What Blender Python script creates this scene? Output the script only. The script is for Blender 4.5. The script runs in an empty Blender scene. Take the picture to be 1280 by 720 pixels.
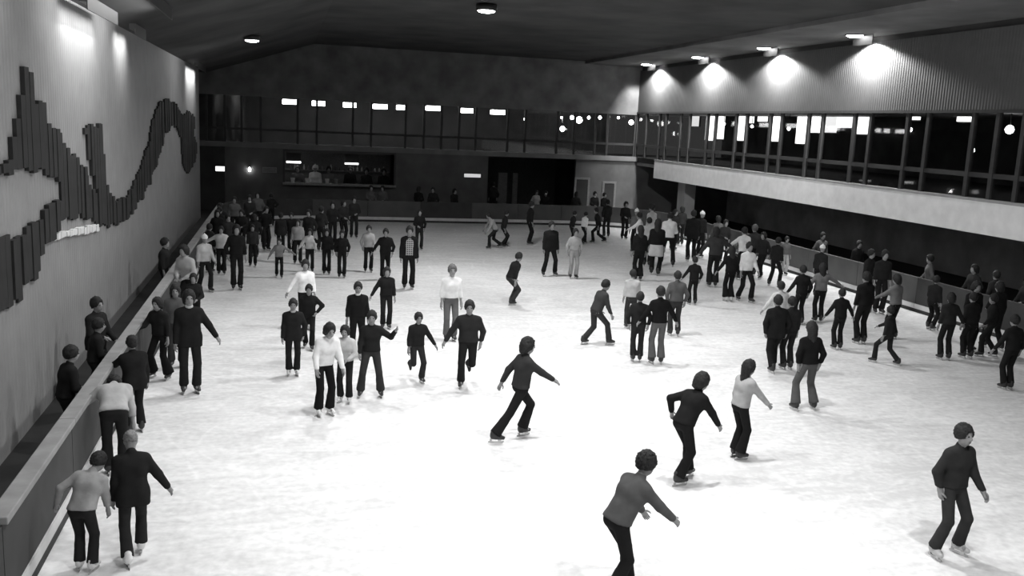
import bpy, math, random
import numpy as np
from mathutils import Matrix, Vector
random.seed(7); np.random.seed(7)
SC = bpy.context.scene
COL = SC.collection
PI = math.pi

# ------------------------------------------------------------------ camera
F, VP, ROLL, HC = 1150.0, (355.0, 143.0), .045, 5.0
def _basis():
    d = np.array([(VP[0]-640)/F, -(VP[1]-360)/F, -1.]); d /= np.linalg.norm(d)
    n = np.cross(np.array([1, -ROLL, 0.]), d); n /= np.linalg.norm(n)
    if n[1] < 0: n = -n
    return np.array([np.cross(d, n), d, n])
RW = _basis()
def ray(x, y): return RW @ np.array([(x-640)/F, -(y-360)/F, -1.])
def atZ(x, y, z=0.):
    r = ray(x, y); return r*(z-HC)/r[2] + np.array([0, 0, HC])
def atX(x, y, X):
    r = ray(x, y); return r*X/r[0] + np.array([0, 0, HC])
def atY(x, y, Y):
    r = ray(x, y); return r*Y/r[1] + np.array([0, 0, HC])
def proj(p):
    q = RW.T @ (np.asarray(p, float)-np.array([0, 0, HC])); return 640-F*q[0]/q[2], 360+F*q[1]/q[2]
cam_d = bpy.data.cameras.new('camera'); cam = bpy.data.objects.new('camera', cam_d); COL.objects.link(cam)
cam_d.sensor_width = 36; cam_d.lens = F*36/1280; cam_d.clip_end = 300
M4 = Matrix([list(RW[0])+[0], list(RW[1])+[0], list(RW[2])+[HC], [0, 0, 0, 1]])
cam.matrix_world = M4
SC.camera = cam

# ------------------------------------------------------------------ world, exposure
w = bpy.data.worlds.new('world'); SC.world = w; w.use_nodes = True
w.node_tree.nodes['Background'].inputs[0].default_value = (1, 1, 1, 1)
w.node_tree.nodes['Background'].inputs[1].default_value = .05
SC.view_settings.view_transform = 'Standard'; SC.view_settings.look = 'None'
SC.view_settings.gamma = 1; SC.view_settings.use_curve_mapping = False
SC.view_settings.exposure = 0.0
ICE_W = 900.0      # watts of each hall downlight
WASH_W = 2100.0      # right wall washers
FILL_FLOOD_W = 1900.0     # added floods that brighten the gallery front
SPOT_W = 36.0      # mural wall lamps, first two added as fill
CEIL = 8.5

# ------------------------------------------------------------------ materials
def _mat(name):
    m = bpy.data.materials.new(name); m.use_nodes = True
    nt = m.node_tree; return m, nt, nt.nodes['Principled BSDF']
_mc = {}
def grey(g, rough=.85, var=.18, scale=14, spec=.25, metal=0., kind='paint', bump=0.):
    key = (round(g, 3), rough, var, scale, spec, metal, kind, bump)
    if key in _mc: return _mc[key]
    m, nt, b = _mat('%s_grey_%d' % (kind, round(g*1000)))
    tc = nt.nodes.new('ShaderNodeTexCoord'); n = nt.nodes.new('ShaderNodeTexNoise')
    n.inputs['Scale'].default_value = scale; n.inputs['Detail'].default_value = 3
    nt.links.new(tc.outputs['Object'], n.inputs['Vector'])
    r = nt.nodes.new('ShaderNodeMapRange'); r.inputs['From Min'].default_value = .3; r.inputs['From Max'].default_value = .7
    r.inputs['To Min'].default_value = g*(1-var); r.inputs['To Max'].default_value = g*(1+var)
    nt.links.new(n.outputs['Fac'], r.inputs['Value'])
    nt.links.new(r.outputs[0], b.inputs['Base Color'])
    b.inputs['Roughness'].default_value = rough; b.inputs['Metallic'].default_value = metal
    b.inputs['Specular IOR Level'].default_value = spec
    if bump:
        bp = nt.nodes.new('ShaderNodeBump'); bp.inputs['Strength'].default_value = bump; bp.inputs['Distance'].default_value = .02
        nt.links.new(n.outputs['Fac'], bp.inputs['Height']); nt.links.new(bp.outputs[0], b.inputs['Normal'])
    _mc[key] = m; return m
def cloth(g): return grey(g*.75 if g < .07 else min(g*1.25, .85), .95, .1, 9, .08, kind='cloth', bump=.25)
def emit(name, s, c=1.):
    m, nt, b = _mat(name)
    b.inputs['Base Color'].default_value = (.8, .8, .8, 1); b.inputs['Emission Color'].default_value = (c, c, c, 1)
    b.inputs['Emission Strength'].default_value = s; return m
def plaid():
    m, nt, b = _mat('plaid_cloth')
    tc = nt.nodes.new('ShaderNodeTexCoord'); out = []
    for ax in ('X', 'Z'):
        wv = nt.nodes.new('ShaderNodeTexWave'); wv.bands_direction = ax; wv.inputs['Scale'].default_value = 5.5
        nt.links.new(tc.outputs['Object'], wv.inputs['Vector']); out.append(wv)
    mx = nt.nodes.new('ShaderNodeMath'); mx.operation = 'MAXIMUM'
    nt.links.new(out[0].outputs['Fac'], mx.inputs[0]); nt.links.new(out[1].outputs['Fac'], mx.inputs[1])
    r = nt.nodes.new('ShaderNodeMapRange'); r.inputs['From Min'].default_value = .55; r.inputs['From Max'].default_value = .95
    r.inputs['To Min'].default_value = .07; r.inputs['To Max'].default_value = .42
    nt.links.new(mx.outputs[0], r.inputs['Value']); nt.links.new(r.outputs[0], b.inputs['Base Color'])
    b.inputs['Roughness'].default_value = .95; return m
def ice_mat():
    m, nt, b = _mat('skated_ice')
    N = nt.nodes.new; K = nt.links.new
    tc = N('ShaderNodeTexCoord')
    def noise(sc, det, mp=None, dist=0.):
        n = N('ShaderNodeTexNoise'); n.inputs['Scale'].default_value = sc; n.inputs['Detail'].default_value = det; n.inputs['Distortion'].default_value = dist
        if mp:
            q = N('ShaderNodeMapping'); q.inputs['Rotation'].default_value = (0, 0, mp[0]); q.inputs['Scale'].default_value = (mp[1], mp[2], 1); K(tc.outputs['Object'], q.inputs['Vector']); K(q.outputs[0], n.inputs['Vector'])
        else: K(tc.outputs['Object'], n.inputs['Vector'])
        return n.outputs['Fac']
    def mth(op, a, v):
        n = N('ShaderNodeMath'); n.operation = op; K(a, n.inputs[0])
        if isinstance(v, float): n.inputs[1].default_value = v
        else: K(v, n.inputs[1])
        return n.outputs[0]
    base = mth('ADD', mth('ADD', noise(.3, 5, None, .6), noise(1.4, 6, (.25, .5, 1.6), 2.)), noise(9., 3))
    # thin pale skate cuts: edges of large distorted cells
    wv = N('ShaderNodeVectorMath'); wv.operation = 'ADD'; nn = N('ShaderNodeTexNoise'); nn.inputs['Scale'].default_value = .25
    K(tc.outputs['Object'], nn.inputs['Vector']); sc = N('ShaderNodeVectorMath'); sc.operation = 'SCALE'; sc.inputs['Scale'].default_value = 5.; K(nn.outputs['Color'], sc.inputs[0])
    K(tc.outputs['Object'], wv.inputs[0]); K(sc.outputs[0], wv.inputs[1])
    vo = N('ShaderNodeTexVoronoi'); vo.feature = 'DISTANCE_TO_EDGE'; vo.inputs['Scale'].default_value = .42; K(wv.outputs[0], vo.inputs['Vector'])
    cut = N('ShaderNodeMapRange'); cut.inputs['From Min'].default_value = 0; cut.inputs['From Max'].default_value = .02; cut.inputs['To Min'].default_value = .05; cut.inputs['To Max'].default_value = 0.; K(vo.outputs['Distance'], cut.inputs['Value'])
    r = N('ShaderNodeMapRange'); r.inputs['From Min'].default_value = 1.2; r.inputs['From Max'].default_value = 1.8
    r.inputs['To Min'].default_value = .62; r.inputs['To Max'].default_value = .86; K(base, r.inputs['Value'])
    K(mth('ADD', r.outputs[0], cut.outputs[0]), b.inputs['Base Color'])
    b.inputs['Roughness'].default_value = .45; b.inputs['Specular IOR Level'].default_value = .3
    return m
def ribbed(name, g, scale, axis='Y', depth=.02):
    m, nt, b = _mat(name)
    tc = nt.nodes.new('ShaderNodeTexCoord')
    wv = nt.nodes.new('ShaderNodeTexWave'); wv.bands_direction = axis; wv.inputs['Scale'].default_value = scale
    nt.links.new(tc.outputs['Object'], wv.inputs['Vector'])
    n = nt.nodes.new('ShaderNodeTexNoise'); n.inputs['Scale'].default_value = 2.; n.inputs['Detail'].default_value = 4
    nt.links.new(tc.outputs['Object'], n.inputs['Vector'])
    r = nt.nodes.new('ShaderNodeMapRange'); r.inputs['To Min'].default_value = g*.85; r.inputs['To Max'].default_value = g*1.15
    nt.links.new(n.outputs['Fac'], r.inputs['Value']); nt.links.new(r.outputs[0], b.inputs['Base Color'])
    bp = nt.nodes.new('ShaderNodeBump'); bp.inputs['Strength'].default_value = .5; bp.inputs['Distance'].default_value = depth
    nt.links.new(wv.outputs['Fac'], bp.inputs['Height']); nt.links.new(bp.outputs[0], b.inputs['Normal'])
    b.inputs['Roughness'].default_value = .8; b.inputs['Specular IOR Level'].default_value = .2
    return m
def glass_mat():
    m = bpy.data.materials.new('window_glass'); m.use_nodes = True; nt = m.node_tree; nt.nodes.clear()
    o = nt.nodes.new('ShaderNodeOutputMaterial'); mx = nt.nodes.new('ShaderNodeMixShader')
    t = nt.nodes.new('ShaderNodeBsdfTransparent'); t.inputs[0].default_value = (.8, .8, .8, 1)
    g = nt.nodes.new('ShaderNodeBsdfGlossy'); g.inputs['Roughness'].default_value = .03; g.inputs['Color'].default_value = (.8, .8, .8, 1)
    mx.inputs[0].default_value = .06
    nt.links.new(t.outputs[0], mx.inputs[1]); nt.links.new(g.outputs[0], mx.inputs[2])
    nt.links.new(mx.outputs[0], o.inputs[0]); return m
GLASS = glass_mat()

# ------------------------------------------------------------------ helpers
def tag(o, label=None, cat=None, group=None, kind=None):
    if label: o['label'] = label
    if cat: o['category'] = cat
    if group: o['group'] = group
    if kind: o['kind'] = kind
    return o
def empty(name, loc=(0, 0, 0), rz=0., parent=None):
    o = bpy.data.objects.new(name, None); o.location = loc; o.rotation_euler = (0, 0, rz); o.empty_display_size = .2
    COL.objects.link(o)
    if parent: o.parent = parent
    return o
def mesh(name, V, Fc, mat, parent=None, smooth=False, loc=(0, 0, 0), mi=None):
    me = bpy.data.meshes.new(name); me.from_pydata([tuple(v) for v in V], [], [tuple(f) for f in Fc])
    for m in (mat if isinstance(mat, (list, tuple)) else [mat]): me.materials.append(m)
    if smooth: me.polygons.foreach_set('use_smooth', [True]*len(me.polygons))
    if mi is not None: me.polygons.foreach_set('material_index', mi)
    me.update()
    return obj(name, me, parent, loc)
def obj(name, me, parent=None, loc=(0, 0, 0)):
    o = bpy.data.objects.new(name, me); o.location = loc; COL.objects.link(o)
    if parent: o.parent = parent
    return o
BF = [(0, 3, 2, 1), (4, 5, 6, 7), (0, 1, 5, 4), (1, 2, 6, 5), (2, 3, 7, 6), (3, 0, 4, 7)]
class MB:
    def __init__(s): s.V = []; s.F = []
    def box(s, x0, x1, y0, y1, z0, z1):
        b = len(s.V)
        s.V += [(x0, y0, z0), (x1, y0, z0), (x1, y1, z0), (x0, y1, z0), (x0, y0, z1), (x1, y0, z1), (x1, y1, z1), (x0, y1, z1)]
        s.F += [tuple(b+i for i in f) for f in BF]; return s
    def prism(s, a, b, w, z0, z1):
        """box along the ground line a-b, w thick"""
        a = Vector(a[:2]); b = Vector(b[:2]); n = Vector((-(b-a).y, (b-a).x)).normalized()*w/2
        k = len(s.V); P = [a-n, b-n, b+n, a+n]
        s.V += [(p.x, p.y, z0) for p in P]+[(p.x, p.y, z1) for p in P]
        s.F += [tuple(k+i for i in f) for f in BF]; return s
    def lathe(s, prof, n=20, c=(0, 0, 0)):
        b = len(s.V)
        for r, z in prof:
            for i in range(n):
                a = 2*PI*i/n; s.V.append((c[0]+r*math.cos(a), c[1]+r*math.sin(a), c[2]+z))
        for j in range(len(prof)-1):
            for i in range(n):
                s.F.append((b+j*n+i, b+j*n+(i+1) % n, b+(j+1)*n+(i+1) % n, b+(j+1)*n+i))
        s.F.append(tuple(b+i for i in range(n))[::-1]); s.F.append(tuple(b+(len(prof)-1)*n+i for i in range(n)))
        return s
    def build(s, name, mat, parent=None, smooth=False, loc=(0, 0, 0)): return mesh(name, s.V, s.F, mat, parent, smooth, loc)
def bevel(o, w=.01):
    m = o.modifiers.new('bevel', 'BEVEL'); m.width = w; m.segments = 2; m.limit_method = 'ANGLE'; return o
def spot(name, loc, target, watts, angle, blend, radius, parent=None):
    l = bpy.data.lights.new(name, 'SPOT'); l.energy = watts; l.spot_size = math.radians(angle); l.spot_blend = blend; l.shadow_soft_size = radius
    o = bpy.data.objects.new(name, l); COL.objects.link(o)
    o.location = loc; d = Vector(target)-Vector(loc)
    o.rotation_euler = d.to_track_quat('-Z', 'Y').to_euler()
    if parent: o.parent = parent; o.location = Vector(loc)-parent.location
    return o

# ------------------------------------------------------------------ dimensions (metres)
XL, XR, YF = -2.65, 18.5, 45.5         # boards round the ice
WL = -3.85                              # mural wall
WLT = 6.91                              # top of the mural wall
WF = 50.0                               # far wall / far gallery glass
WR = 19.5                               # right gallery glass and fascia
GF, GT = 3.5, 5.98                      # gallery floor and glass head

# ------------------------------------------------------------------ structure
tag(MB().box(XL+.05, XR-.05, -6, YF-.05, -.12, 0).build('floor_ice', ice_mat()), kind='structure')
M_CONC = grey(.03, .9, .2, 1.5, kind='concrete')
tag(MB().box(-6.3, 28.5, -6, 56, -.4, -.125).build('floor_surround_base', M_CONC), kind='structure')
fl = MB(); fl.box(WL, XL+.05, -6, YF+.05, -.12, -.01); fl.box(XR-.05, 28.3, -6, YF+.05, -.12, -.01); fl.box(-6, 28.3, YF-.05, 55.5, -.12, -.012)
tag(fl.build('floor', M_CONC), kind='structure')
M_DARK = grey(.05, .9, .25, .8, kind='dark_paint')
M_CEIL = grey(.07, .95, .3, .5, kind='ceiling_paint')
# left wall and low soffit over it
tag(MB().box(WL-.3, WL, -6, 46.0, -.1, WLT).build('wall_left', ribbed('ribbed_plaster', .29, 1.9, 'Y')), kind='structure')
sv = [(x, y, z) for y in (-6, WF+.3) for x, z in ((-6.3, WLT), (WL, WLT), (1.5, CEIL+.15), (1.5, CEIL+.4), (-6.3, CEIL+.4))]
tag(mesh('ceiling_left', sv, [(0, 1, 2, 3, 4), (9, 8, 7, 6, 5)]+[(i, i+5, (i+1) % 5+5, (i+1) % 5) for i in range(5)], M_CEIL), kind='structure')
tag(MB().box(1.5, 16.2, -6, 56, CEIL+.15, CEIL+.4).build('ceiling', M_CEIL), kind='structure')
tag(MB().box(16.2, WR+.3, 8, WF+.3, CEIL, CEIL+.4).build('ceiling_right', grey(.16, .9, .2, .7, kind='soffit_paint')), kind='structure')
# right upper wall with shadow gap below the soffit
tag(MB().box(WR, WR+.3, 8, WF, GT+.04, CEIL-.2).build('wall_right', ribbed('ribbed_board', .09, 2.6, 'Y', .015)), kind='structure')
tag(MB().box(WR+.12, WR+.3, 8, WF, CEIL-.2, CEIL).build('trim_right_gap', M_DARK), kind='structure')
tag(MB().box(WR-.05, WR+.1, 8, WF, GT-.05, GT+.04).build('trim_right_head', grey(.05, kind='steel')), kind='structure')
# right gallery slab with white fascia
tag(MB().box(WR-.06, WR+.15, 8, 46.9, 2.5, GF-.08).build('wall_right_fascia', grey(.8, .85, .06, 3, kind='white_board')), kind='structure')
tag(MB().box(WR-.065, WR+.2, 8, 46.95, GF-.08, GF).build('trim_right_sill', grey(.33, .7, .1, 3, kind='sill')), kind='structure')
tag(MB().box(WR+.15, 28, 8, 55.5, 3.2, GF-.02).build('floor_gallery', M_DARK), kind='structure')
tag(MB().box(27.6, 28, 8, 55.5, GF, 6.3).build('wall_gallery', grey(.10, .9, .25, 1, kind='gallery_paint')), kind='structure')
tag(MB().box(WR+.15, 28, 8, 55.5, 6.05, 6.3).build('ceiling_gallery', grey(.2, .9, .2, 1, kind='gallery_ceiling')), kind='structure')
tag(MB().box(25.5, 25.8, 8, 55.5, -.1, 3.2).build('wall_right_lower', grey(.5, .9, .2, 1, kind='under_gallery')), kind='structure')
# far wall: pieces round the kiosk window and the passage
kL, kR = atY(356, 230, WF)[0], atY(492, 230, WF)[0]
kB, kT = atY(420, 231, WF)[2], atY(420, 191, WF)[2]
dL, dR = atY(609, 240, WF)[0], atY(718, 240, WF)[0]
FT, FB = 3.5, 3.24
fw = MB(); fw.box(-6, kL, WF, WF+.25, -.1, FB); fw.box(kL, kR, WF, WF+.25, -.1, kB); fw.box(kL, kR, WF, WF+.25, kT, FB)
fw.box(kR, dL, WF, WF+.25, -.1, FB); fw.box(dR, WR+6, WF, WF+.25, -.1, FB)
tag(fw.build('wall_far', grey(.13, .9, .18, 1.2, kind='plaster')), kind='structure')
tag(MB().box(-6, WR+6, WF-.12, WF+.2, FB, FT).build('trim_far_slab', grey(.2, .9, .15, 1.2, kind='slab')), kind='structure')
tag(MB().box(-6, WR+.3, WF, WF+.25, 5.85, CEIL+.2).build('wall_far_upper', grey(.16, .9, .3, 1, kind='dark_upper')), kind='structure')
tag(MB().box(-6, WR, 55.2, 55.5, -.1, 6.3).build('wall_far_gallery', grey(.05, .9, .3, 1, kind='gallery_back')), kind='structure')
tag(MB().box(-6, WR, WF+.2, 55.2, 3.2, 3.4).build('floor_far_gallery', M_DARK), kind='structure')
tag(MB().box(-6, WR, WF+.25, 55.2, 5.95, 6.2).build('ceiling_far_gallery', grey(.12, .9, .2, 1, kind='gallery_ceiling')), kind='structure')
# dark pilaster closing the mural wall
tag(MB().box(-6, -2.95, WF-.35, WF, -.1, FB).build('wall_far_return', M_DARK), kind='structure')
tag(MB().box(-6.3, -6, 45.7, 55.5, -.1, WLT).build('wall_far_left', M_DARK), kind='structure')
# column below the right gallery
cpos = atX(856, 240, 20.6)
tag(MB().box(20.4, 21.0, cpos[1]-.45, cpos[1]+.45, -.1, 2.6).build('wall_column', grey(.5, .9, .1, 1.5, kind='white_column')), kind='structure')
tag(MB().box(WR+.15, 28, 8, 55.5, 3.02, 3.18).build('ceiling_right_lower', grey(.35, .9, .2, 1, kind='under_gallery')), kind='structure')

# ---- galleries' glazing: mullion, rail and pane are parts of one window each
def glazing(name, pts, horiz, zb, zr, zt, axis):
    w = tag(empty(name), kind='structure')
    MM = grey(.045, .6, .15, 4, kind='mullion')
    pts = sorted(pts)
    for a in pts:
        m = MB()
        m.box(horiz-.05, horiz+.07, a-.07, a+.07, zb, zt) if axis == 'Y' else m.box(a-.06, a+.06, horiz-.05, horiz+.07, zb, zt)
        m.build('mullion', MM, w)
    for a, b in zip(pts, pts[1:]):
        m = MB(); m.box(horiz-.02, horiz+.04, a+.07, b-.07, zr-.07, zr+.07) if axis == 'Y' else m.box(a+.06, b-.06, horiz-.02, horiz+.04, zr-.06, zr+.06)
        m.build('transom', MM, w)
        m = MB(); m.box(horiz+.005, horiz+.02, a+.06, b-.06, zb, zt) if axis == 'Y' else m.box(a+.05, b-.05, horiz+.005, horiz+.02, zb, zt)
        m.build('pane', GLASS, w)
    return w
py = [atX(x, y, WR)[1] for x, y in ((821, 202), (829, 203), (847, 204), (858, 205), (880, 207), (890, 208), (915, 211), (928, 212), (957, 215), (971, 217), (1004, 220), (1021, 222), (1060, 227), (1080, 230), (1125, 235), (1150, 238), (1205, 244), (1235, 247), (1267, 251))]
py += [min(py)-1.0, min(py)-2.6, min(py)-3.6, min(py)-5.2, 48.6, WF]
glazing('window_1', py, WR+.02, GF, atX(1100, 208, WR)[2], GT, 'Y')
px = [atY(x, 165, WF)[0] for x in (258, 281, 302, 326, 372, 396, 441, 464, 507, 530, 552, 574, 595, 635, 657, 697, 719, 745, 760)]+[WR-.05]
glazing('window_2', px, WF+.1, FT, 4.18, 5.85, 'X')

# ------------------------------------------------------------------ lamps
M_HOUSE = grey(.05, .5, .1, 8, .4, kind='lamp_metal'); M_LAMP = emit('lamp_glow', 30)
M_TUBE = emit('tube_glow', 14); M_BULB = emit('bulb_glow', 22)
def downlight(loc, label, watts, group, size=.22, angle=174, blend=.12, radius=.2, tgt=None):
    t = tag(empty('ceiling_lamp', loc), label, 'lamp', group)
    m = MB().lathe([(size*1.25, .16), (size*1.3, 0), (size*1.12, -.02), (size*1.12, .02), (size*.9, .1)], 20); m.build('housing', M_HOUSE, t, True)
    m = MB().lathe([(size*1.05, .03), (size*1.0, -.04), (size*.6, -.07), (.01, -.08)], 20); m.build('diffuser', M_LAMP, t, True)
    if watts: spot('lamp_light', (loc[0], loc[1], loc[2]-.12), tgt or (loc[0], loc[1], 0), watts, angle, blend, radius, t)
    return t
p = atZ(315, 50, 7.62); downlight(tuple(p), 'round ceiling lamp glowing alone at upper left in front of mural wall end', 250, 'hall downlights', .24)
p = atZ(608, 13, CEIL-.05); downlight(tuple(p), 'round ceiling lamp glowing alone at top centre of dark ceiling', ICE_W*2.2, 'hall downlights', .26, 160, .6)
downlight((10.5, 21.3, CEIL-.05), 'hall downlight above the ice right of the centre line', ICE_W*1.3, 'hall downlights', .25, 150, .9)
for X in (1.6, 6.2):
    for Y in (5.5, 12.5, 19.5):
        downlight((X, Y, CEIL-.05), 'hall downlight above the near half of the ice', ICE_W*(1.45 if X < 3 else 1.9), 'hall downlights over near ice', .25, 152, .85)
# two unseen floodlights added to brighten the white gallery front
for i, (Y, ty) in enumerate(((13.0, 23.5), (19.0, 36.0))):
    t = tag(empty('floodlight', (10.5, Y, CEIL-.1)), 'ceiling floodlight turned to the %s half of the white gallery front' % ('near', 'far')[i], 'floodlight', 'gallery front floodlights')
    MB().box(-.03, .03, -.03, .03, -.05, .25).build('bracket', M_HOUSE, t)
    b = MB().lathe([(.05, -.16), (.13, -.1), (.15, .12), (.13, .12)], 16).build('housing', M_HOUSE, t, True); b.location = (0, 0, -.2); b.rotation_euler = Vector((8.9, ty-Y, -4)).to_track_quat('Z', 'Y').to_euler()
    spot('flood_light', (10.62, Y+.12, CEIL-.36), (19.4, ty, 4.1), FILL_FLOOD_W*(.75, 1.9)[i], (58, 34)[i], .9, .1, t)
for i, (x, y) in enumerate(((808, 80), (872, 72), (955, 59), (1069, 43))):
    p = atX(x, y, 18.7)
    t = downlight((18.7, p[1], CEIL-.02), 'soffit downlight %s of the four above the gallery windows' % ('leftmost and farthest', 'second from left', 'third from left', 'rightmost and nearest')[i],
                  0, 'soffit downlights', .26)
    MB().box(.3, .33, -.55, .55, -.3, .02).build('baffle', M_HOUSE, t)  # added plate that keeps the wall beam off the ice
    spot('lamp_light', (19.08, p[1], CEIL-.16), (19.08, p[1], 0), WASH_W, 150, .25, .05, t)

# unseen strip lamps over the mural; first two added to brighten its upper part
for i, (Y, wt) in enumerate(((11.5, 1.9), (20.0, 2.6), (19.7, .7), (24.5, .5), (42.0, 1.7))):
    t = tag(empty('wall_washer', (WL+(1.3 if i < 2 else .42), Y, WLT+(.26 if i < 2 else -.08))), ('black strip lamp under the low soffit, lighting the mural wall, number %s from camera' % ('one', 'two', 'three', 'four', 'five')[i]), 'wall lamp', 'mural wall washers')
    ln = (3., 3., 1.5, .8, 1.9)[i]
    MB().box(-.07, .07, -ln-.05, ln+.05, -.03, .1).build('housing', M_HOUSE, t)
    MB().box(.05, .07, -ln-.05, ln+.05, -.16, -.03).build('visor', M_HOUSE, t)
    l = bpy.data.lights.new('washer_light', 'AREA'); l.shape = 'RECTANGLE'; l.size = .08; l.size_y = 2*ln; l.energy = SPOT_W*wt; l.spread = math.radians(150 if i < 2 else 115)
    o = bpy.data.objects.new('washer_light', l); COL.objects.link(o); o.parent = t; o.location = (-.02, 0, -.05); o.rotation_euler = (0, math.radians(52 if i < 2 else 30), 0)
# far gallery strip panels
for i, (x, y, wd) in enumerate(((362, 127, 1.), (398, 129, .9), (437, 131, .9), (475, 133, 1.), (501, 134, .6), (541, 135, 1.), (582, 138, 1.), (622, 140, 1.))):
    p = atY(x, y, 52.5)
    t = tag(empty('gallery_light', (p[0], 52.5, p[2])), 'glowing fluorescent box behind far gallery glass, number %s from the left' % ('one', 'two', 'three', 'four', 'five', 'six', 'seven', 'eight')[i], 'light', 'far gallery lights')
    MB().box(-wd*.42, wd*.42, -.25, .25, .1, max(5.93-p[2], .13)).build('housing', M_HOUSE, t); MB().box(-wd*.38, wd*.38, -.27, .22, -.14, .11).build('diffuser', M_TUBE, t)
for i, (x, y, r) in enumerate(((656, 149, .07), (703, 161, .16), (702, 147, .07), (715, 147, .12), (724, 150, .2), (736, 147, .09), (750, 147, .1), (773, 147, .08), (789, 153, .15))):
    p = atY(x, y, 52.8)
    t = tag(empty('pendant_lamp', tuple(p)), 'small bare pendant bulb in far right gallery corner, number %s from the left' % ('one', 'two', 'three', 'four', 'five', 'six', 'seven', 'eight', 'nine')[i], 'lamp', 'gallery pendant bulbs')
    MB().lathe([(.02, -r), (r*.7, -r*.7), (r, 0), (r*.7, r*.7), (.02, r)], 12).build('bulb', M_BULB, t, True)
    MB().box(-.012, .012, -.012, .012, r, max((5.95 if p[0] < WR else 6.05)-p[2], r+.05)).build('cord', M_HOUSE, t)
# right gallery: glowing doorways / lit panels on the back wall and ceiling panels
GB = 25.0
panels = [((863, 144, 873, 158), 1), ((884, 143, 894, 176), 3), ((897.5, 143, 904, 174), 2), ((922, 144, 931, 176), 3), ((936, 143, 942, 154), 2), ((948, 143, 959, 152), 2),
          ((964, 143, 976, 177), 3), ((998, 143, 1008, 180), 3), ((1013, 142, 1028, 166), 4), ((1033, 142, 1045, 166), 1.2), ((1048, 142, 1066, 160), 1.6), ((1070, 142, 1087, 168), 2.2), ((1137, 142, 1150, 150), 2), ((1198, 141, 1214, 152), 5)]
words = 'one two three four five six seven eight nine ten eleven twelve thirteen fourteen'.split()
for i, ((x0, y0, x1, y1), s) in enumerate(panels):
    a = atX(x0, y0, GB); b = atX(x1, y1, GB); ym = (a[1]+b[1])/2; hw = abs(a[1]-b[1])/2; z0 = min(a[2], b[2]); z1 = min(max(a[2], b[2]), 6.04)
    z1 = max(z1, z0+.2)
    t = tag(empty('light_panel', (GB, ym, z0)), 'bright lit panel seen through right gallery windows, number %s from the left' % words[i], 'light panel', 'gallery light panels')
    MB().box(.02, .14, -hw-.01, hw+.01, -.05, z1-z0).build('frame', M_HOUSE, t)
    MB().box(-.03, .02, -hw, hw, 0, z1-z0-.01).build('diffuser', emit('panel_glow_%d' % i, 1.2*s), t)
for i, (x, y) in enumerate(((905, 155), (940, 158), (986, 161), (1138, 162), (1216, 188), (1262, 162))):
    p = atX(x, y, 22.5); r = .14 if x > 1250 else .07
    t = tag(empty('pendant_lamp', tuple(p)), 'small glowing bulb hanging inside right gallery, number %s from the left' % words[i], 'lamp', 'gallery pendant bulbs')
    MB().lathe([(.02, -r), (r*.7, -r*.7), (r, 0), (r*.7, r*.7), (.02, r)], 12).build('bulb', M_BULB, t, True)
    MB().box(-.01, .01, -.01, .01, r, max(6.05-p[2], r+.05)).build('cord', M_HOUSE, t)

# ------------------------------------------------------------------ mural of dark vertical slats
POLY = [(-50,222),(0,205),(10,196),(12,180),(12.6,166.6),(17,150),(22,140),(22.5,82),(27,82),(27,85),(35.5,85.5),(38,122),(39.5,150),(40.6,122),(52.5,125),(54.5,157),(56,149),(61,151),(61.5,160),(66,160),(68,165),(73,165),(74,175),(80,175),(80,182),(84,182),(84.5,190),(91,191),(98,204),(105,215),(109,227),(117,237),(120,247),(117,240),(108.7,200),(106.6,178),(103.6,159.5),(106,156),(110,157),(117,159),(118.5,156.5),(126.7,156.5),(127,178),(128.6,200),(131,226),(134,236),(136,248),(148,251),(157,245),(163,232),(168,222),(174,208),(177,198),(184,178),(188,153),(193,139),(197,130),(205,124.6),(213,126),(220,132),(224.5,143),(229.5,143),(233.6,139),(241.7,145),(241.7,157.5),(240.7,171),(245,177),(245,190),(243,200),(240,206),(235,217),(231,213),(226,201),(226.5,200),(225.5,174),(220,159.5),(215,156.5),(211,157.5),(210,163.6),(204,164.6),(203,176),(200,187),(196,198),(194.6,209),(187,217),(186,229),(180,236.5),(179,246),(171,253),(169.6,261),(160.4,267),(159,275),(146.7,279),(131.4,282),(122,282),(114.6,276),(107,272),(97.8,269.5),(84,271.7),(73,275),(70,284),(64,297.6),(55,302),(50,313),(46,323.6),(44,340),(40,351),(29,354),(24.4,372.5),(15,375.5),(14,386),(0,388),(-60,420),(-60,325),(0,295),(10.7,297.6),(23,293.7),(33.6,285),(47,273),(55,261),(62.6,253),(75,245),(75,235),(65.7,223),(56.5,216),(43,213),(30.6,210.6),(15,212.7),(0,217),(-50,240)]
def slats(poly, step, mat, parent, jit, proud):
    pts = [tuple(atX(x, y, WL)[1:]) for x, y in poly]
    y0 = min(p[0] for p in pts); y1 = max(p[0] for p in pts); y = y0+step/2
    while y < y1:
        zs = []
        for (a, za), (b, zb) in zip(pts, pts[1:]+pts[:1]):
            if (a <= y < b) or (b <= y < a): zs.append(za+(zb-za)*(y-a)/(b-a))
        zs.sort()
        for lo, hi in zip(zs[::2], zs[1::2]):
            if hi-lo < .08: continue
            lo += random.uniform(-jit, jit); hi += random.uniform(-jit, jit); d = proud*random.uniform(.6, 1.3)
            MB().box(0, d, -step*.46, step*.46, 0, hi-lo).build('slat', mat, parent, loc=(WL+.004-parent.location.x, y-parent.location.y, lo-parent.location.z))
        y += step
mur = tag(empty('mural_relief', (WL, 25, 0)), 'mountain-shaped wall relief of dark vertical slats on the pale left wall', 'mural')
slats(POLY, .27, grey(.03, .75, .25, 3, kind='mural_slat'), mur, .06, .06)
mur2 = tag(empty('slat_comb', (WL, 22, 0)), 'short row of pale vertical slats below the dark mural relief', 'mural')
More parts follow.
